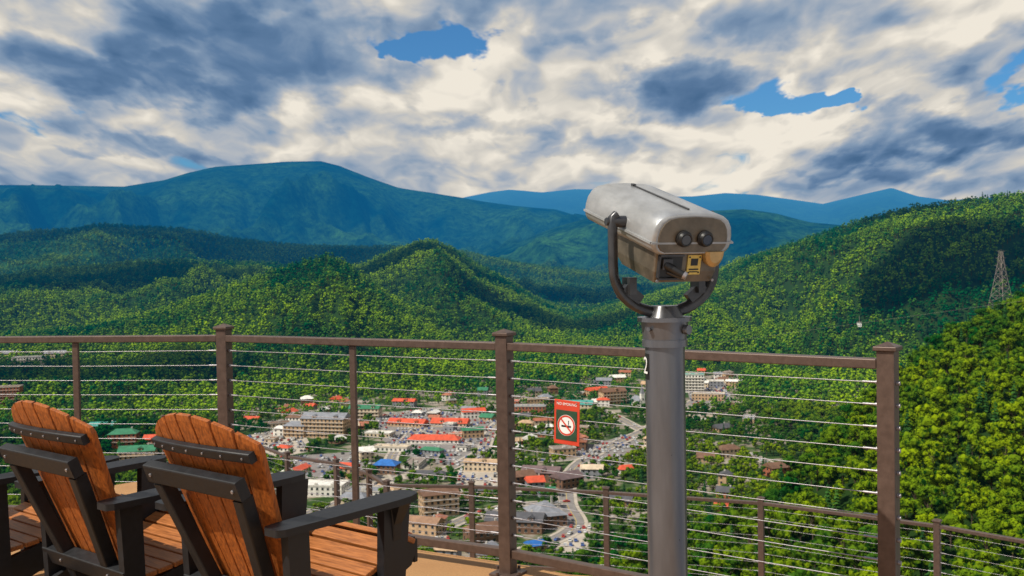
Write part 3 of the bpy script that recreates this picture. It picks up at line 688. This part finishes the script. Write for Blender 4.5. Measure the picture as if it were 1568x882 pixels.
# ------------------------------------------------ coin binoculars
vw=empty('coin_operated_binoculars',(.443,2.9,0))
body=smat('viewer_paint',(.40,.405,.41),.32,.4,var=.16,scale=14,bump=.06,stretch=(1,.35,1))
polem=smat('pole_paint',(.15,.155,.175),.30,.6,var=.12,scale=18,stretch=(1,1,.15))
dkm=smat('yoke_metal',(.075,.075,.08),.30,.6,var=.15,scale=20)
face=smat('viewer_face',(.17,.14,.105),.36,.5,var=.2,scale=20)
brass=smat('tan_metal',(.50,.34,.15),.4,.4); yell=smat('label_yellow',(.68,.50,.12),.5,var=.1,scale=90)
lens=smat('lens_glass',(.02,.02,.03),.12,var=.05,coat=1)
mb=MB(); mb.cyl((0,0,0),(0,0,.02),.14,n=40); mb.cyl((0,0,.02),(0,0,1.19),.0575,n=48)
for k in range(6): t=k*math.pi/3; mb.cyl((.115*math.cos(t),.115*math.sin(t),.02),(.115*math.cos(t),.115*math.sin(t),.035),.012,n=6)
mb.obj('pole',[polem],vw)
mb=MB(); mb.cyl((0,0,1.185),(0,0,1.205),.066,n=40); mb.cyl((0,0,1.205),(0,0,1.258),.063,.069,n=40); mb.cyl((0,0,1.258),(0,0,1.270),.079,n=40); mb.cyl((0,0,1.270),(0,0,1.282),.05,n=32)
mb.cyl((.052,-.045,1.235),(.062,-.055,1.235),.014,n=16); mb.cyl((-.05,-.05,1.238),(-.056,-.058,1.238),.006,n=12)
mb.obj('collar',[polem],vw,bevel=.0015)
YAW=math.radians(20); TILT=math.radians(15); PZ=1.548
Ym=Matrix.Translation((0,0,PZ))@Matrix.Rotation(YAW,4,'Z')
mb=MB(); path=[(-.150,0,.018),(-.160,0,.010),(-.163,0,-.01),(-.163,0,-.06),(-.163,0,-.125)]
for k in range(1,20):
    t=math.pi*k/20; path.append((-.163*math.cos(t),0,-.125-.140*math.sin(t)**.85))
path+=[(.163,0,-.125),(.163,0,-.06),(.163,0,-.01),(.160,0,.010),(.150,0,.018)]
mb.tube(path,.0135,12,0,Ym,flat=1.45)
for s_ in(-1,1):
    mb.cyl((s_*.172,0,.0),(s_*.112,0,0),.017,n=24,M=Ym); mb.cyl((s_*.184,0,0),(s_*.172,0,0),.012,n=6,M=Ym)
    mb.bar((s_*.135,-.0,-.195),(s_*.085,0,-.235),.05,.022,0,up=(0,1,0),M=Ym); mb.box((s_*.112,0,-.185),(.022,.05,.05),0,M=Ym)
mb.cyl((0,0,-.290),(0,0,-.245),.062,.04,n=32,M=Ym)
mb.obj('yoke',[dkm],vw)
Hm=Ym@Matrix.Rotation(TILT,4,'X')@Matrix.Translation((0,0,-.008))
sec=[(-.126,-.014),(-.1255,.006),(-.121,.028),(-.110,.047),(-.092,.060),(-.060,.067),(0,.070),(.060,.067),(.092,.060),(.110,.047),(.121,.028),(.1255,.006),(.126,-.014),(.123,-.028),(.114,-.040),(.098,-.047),(-.098,-.047),(-.114,-.040),(-.123,-.028)]
def sc_(k,y,dz=0,kw=None): kw=kw or k; return [(u*kw,y,w*k+dz) for u,w in sec]
mb=MB(); mb.loft([sc_(.90,-.176),sc_(.96,-.174),sc_(1,-.168),sc_(1.0,-.10),sc_(1.02,.05),sc_(1.04,.20),sc_(1.04,.262),sc_(1.0,.270),sc_(.93,.274)],0,True,Hm)
for s_ in(-1,1): mb.bar((s_*.1255,-.172,-.0135),(s_*.131,.265,-.0135),.008,.006,0,M=Hm)
mb.bar((-.0,-.135,.072),(0,.20,.0745),.005,.005,1,M=Hm); mb.box((0,.21,.076),(.010,.016,.008),1,M=Hm)
mb.bar((-.128,-.1775,-.0135),(.128,-.1775,-.0135),.004,.005,0,M=Hm)
mb.obj('housing',[body,dkm],vw,bevel=0)
mb=MB(); mb.loft([[(u*.86,-.1762,w*.86) for u,w in sec],[(u*.84,-.1785,w*.84) for u,w in sec]],0,False,Hm); mb.obj('end_plate',[face],vw,bevel=.001)
mb=MB(); 
def lb(z,y0,y1,w): return [(-w,y0,z),(w,y0,z),(w,y1,z),(-w,y1,z)]
mb.loft([lb(-.046,-.158,.17,.100),lb(-.10,-.158,.12,.098),lb(-.132,-.150,.06,.092)],0,False,Hm)
mb.obj('coin_box',[face],vw,bevel=.008)
mb=MB()
for s_ in(-1,1):
    u=s_*.033
    mb.cyl((u,-.172,.000),(u,-.190,.000),.0235,.0225,24,0,Hm); mb.cyl((u,-.190,0),(u,-.197,0),.0215,.019,24,0,Hm)
    mb.cyl((u,-.1971,0),(u,-.1985,0),.0135,.0135,20,1,Hm)
    mb.tube([(u+.0165*math.cos(t*math.pi/10),-.1975,.0165*math.sin(t*math.pi/10)) for t in range(21)],.0025,8,0,Hm)
mb.obj('eyepieces',[blk,lens,dkm],vw)
mb=MB(); mb.box((-.052,-.1600,-.084),(.072,.006,.064),0,Hm); mb.box((-.052,-.164,-.118),(.074,.012,.006),1,Hm); mb.box((-.052,-.1640,-.051),(.074,.012,.006),1,Hm); mb.box((-.090,-.164,-.084),(.005,.012,.062),1,Hm)
mb.box((-.066,-.166,-.075),(.03,.012,.03),1,Hm); mb.cyl((-.07,-.165,-.078),(-.03,-.200,-.098),.012,.010,16,0,Hm); mb.cyl((-.03,-.200,-.098),(-.024,-.206,-.101),.0125,.010,16,2,Hm)
mb.cyl((-.06,-.16,-.10),(-.02,-.185,-.112),.006,.006,10,1,Hm)
mb.obj('coin_mechanism',[blk,dkm,cable],vw,bevel=.001)
mb=MB(); mb.box((.022,-.1600,-.080),(.042,.004,.056),0,Hm); mb.box((.022,-.1625,-.072),(.022,.001,.02),1,Hm); mb.box((.022,-.1625,-.093),(.030,.001,.004),1,Hm); mb.box((.022,-.1625,-.100),(.026,.001,.003),1,Hm)
for x in(.006,.038):
    for z in(-.058,-.102): mb.cyl((x,-.162,z),(x,-.1635,z),.0025,n=8,mat=1,M=Hm)
mb.obj('instruction_label',[yell,blk],vw)
mb=MB()
arc=[(.074+.030*math.cos(t),-.038-.046*abs(math.sin(t))**.9) for t in [math.pi*k/12 for k in range(13)]]
mb.loft([[(u,-.1585,w) for u,w in arc],[(u,-.178,w) for u,w in arc],[(.074+(u-.074)*.7,-.186,-.038+(w+.038)*.7) for u,w in arc]],0,False,Hm)
mb.obj('nose_rest',[brass],vw,bevel=.002)
mb=MB()
for z in(-.056,-.126):
    for x in(-.094,.094): mb.cyl((x*.93,-.158,z),(x*.93,-.162,z),.004,n=10,M=Hm)
mb.obj('screws',[cable],vw)
# number sticker, curved on the pole
mb=MB(); rr=.0581; secs=[]
for k in range(9):
    t=math.radians(-198+k*6); secs.append((rr*math.cos(t),rr*math.sin(t)))
mb.add([(x,y,z) for x,y in secs for z in(1.09,1.165)],[(2*k,2*k+2,2*k+3,2*k+1) for k in range(8)],0)
mb.obj('number_sticker',[blk],vw)
t=math.radians(-168); text('2',.07,swh,vw,(.0600*math.cos(t),.0600*math.sin(t),1.128),(math.pi/2,0,t+math.pi/2),'number')
# ------------------------------------------------ adirondack chairs
wood=smat('orange_poly_lumber',(.38,.105,.015),.5,var=.22,scale=9,stretch=(14,14,1.2),bump=.4,col2=(.14,.035,.006))
wood2=smat('orange_poly_seat',(.40,.14,.035),.5,var=.22,scale=9,stretch=(1.2,14,14),bump=.35,col2=(.19,.058,.012))
blkp=smat('black_poly_lumber',(.007,.008,.011),.52,var=.25,scale=40,bump=.15)
def chair(x,y,ang):
    e=empty('adirondack_chair',(x,y,0),-ang)
    lean=math.radians(22); up=Vector((0,-math.sin(lean),math.cos(lean))); nr=Vector((0,math.cos(lean),math.sin(lean))); b0=Vector((0,.03,.25))
    def bp_(u,s_,n_): return b0+Vector((u,0,0))+up*s_+nr*(n_+.55*u*u)
    mb=MB(); n=7
    for i in range(n):
        f0=(i-n/2)/n;f1=(i+1-n/2)/n; g=.0035
        secs=[]
        for s_ in (0,.2,.4,.55):
            wd=.42+(.59-.42)*min(1,s_/.62)
            uL=f0*wd+g;uR=f1*wd-g
            secs.append([bp_(uL,s_,0),bp_(uR,s_,0),bp_(uR,s_,.02),bp_(uL,s_,.02)])
        tl=lambda u:.757-1.3*u*u
        wd=.59;uL=f0*wd+g;uR=f1*wd-g
        secs.append([bp_(uL,tl(uL)-.02,0),bp_(uR,tl(uR)-.02,0),bp_(uR,tl(uR)-.02,.02),bp_(uL,tl(uL)-.02,.02)])
        k=.003; secs.append([bp_(uL+k,tl(uL+k),.003),bp_(uR-k,tl(uR-k),.003),bp_(uR-k,tl(uR-k),.017),bp_(uL+k,tl(uL+k),.017)])
        mb.loft(secs,0,False)
    mb.obj('back_slats',[wood],e,bevel=.003)
    mb=MB()
    us=[-.272+.544*k/14 for k in range(15)]
    mb.loft([[bp_(u,.622-.35*u*u,-.028),bp_(u,.622-.35*u*u,-.002),bp_(u,.658-.35*u*u,-.002),bp_(u,.658-.35*u*u,-.028)] for u in us],0,False)
    def st(u,s_,n_): return b0+Vector((u,0,0))+up*s_+nr*n_
    mb.loft([[st(u,.50,-.06),st(u,.50,-.02),st(u,.57,-.02),st(u,.57,-.06)] for u in(-.26,-.25,.25,.26)],0,False)
    for s_ in(-1,1):
        mb.loft([[st(s_*(.252-.09*(1-q)),.55*q-.03,-.056),st(s_*(.252-.09*(1-q)),.55*q-.03,-.004),st(s_*(.205-.09*(1-q)),.55*q-.03,-.004),st(s_*(.205-.09*(1-q)),.55*q-.03,-.056)] for q in(0,.5,.95)],0,False)
    mb.loft([[st(u,.03,-.06),st(u,.03,-.004),st(u,.10,-.004),st(u,.10,-.06)] for u in(-.30,.30)],0,False)
    mb.obj('back_frame',[blkp],e,bevel=.005)
    mb=MB()
    for i in range(n):
        u=(i+.5-n/2)/n*.57
        p=bp_(u,.640-.35*u*u,-.028); mb.cyl(p,p-nr*.003,.004,n=10)
    for u in(-.23,.23):
        p=st(u,.535,-.06); mb.cyl(p,p-nr*.004,.006,n=10)
        p=st(u*.75,.065,-.06); mb.cyl(p,p-nr*.004,.006,n=10)
    mb.obj('bolts',[cable],e)
    mb=MB(); ns=8
    for i in range(ns):
        t=i/(ns-1); yy=.07+t*.47; zz=.265+.135*t-.03*math.sin(t*math.pi)
        if i==ns-1: zz-=.012
        dz=.135/.47-.03*math.pi*math.cos(t*math.pi)/.47; a_=math.atan(dz) if i<ns-1 else -.5
        mb.box((0,0,0),(.53,.060,.020),0,Matrix.Translation((0,yy,zz+.012))@Matrix.Rotation(a_,4,'X'))
    mb.obj('seat_slats',[wood2],e,bevel=.004)
    mb=MB(); AH=.572
    for s_ in(-1,1):
        xs=s_*.245
        side=[(.57,.405),(.58,.36),(.55,.30),(.10,.13),(-.30,0),(-.42,0),(-.40,.05),(.02,.235),(.30,.30),(.5,.385)]
        mb.loft([[(xs-.014,y_,z_) for y_,z_ in side],[(xs+.014,y_,z_) for y_,z_ in side]],0,False)
        xo=s_*.285
        fl=[(.35,0),(.44,0),(.505,AH),(.37,AH)]
        mb.loft([[(xo-.018,y_,z_) for y_,z_ in fl],[(xo+.018,y_,z_) for y_,z_ in fl]],0,False)
        rl=[(-.05,.18),(.03,.18),(.02,AH),(-.07,AH)]
        mb.loft([[(xo-.018,y_,z_) for y_,z_ in rl],[(xo+.018,y_,z_) for y_,z_ in rl]],0,False)
        mb.loft([[(s_*.305,.41,.43),(s_*.305,.45,.43),(s_*.305,.46,AH-.002),(s_*.305,.40,AH-.002)],[(s_*.312,.41,.49),(s_*.312,.45,.49),(s_*.350,.46,AH-.002),(s_*.350,.40,AH-.002)]],0,False)
    mb.box((0,.585,.345),(.50,.02,.09),0)
    mb.box((0,-.02,.30),(.52,.03,.06),0)
    mb.obj('legs_and_stringers',[blkp],e,bevel=.004)
    for s_ in(-1,1):
        mb=MB(); cx=s_*.310
        o=[(-.045,-.13),(-.03,-.145),(.03,-.145),(.045,-.12),(.060,.15),(.066,.36),(.061,.44),(.043,.49),(.010,.51),(-.03,.50),(-.055,.47),(-.062,.40),(-.06,.15),(-.052,-.10)]
        o=[(cx+s_*u,y_) for u,y_ in o]
        mb.loft([[(u,y_,AH+.002) for u,y_ in o],[(u,y_,AH+.026) for u,y_ in o]],0,False)
        mb.obj('armrest',[blkp],e,bevel=.006)
chair(-.94,3.46,math.radians(38)); chair(-1.64,3.85,math.radians(38)); chair(-2.34,4.24,math.radians(38))
S.view_settings.view_transform='Standard'; S.view_settings.look='None'; S.view_settings.exposure=0
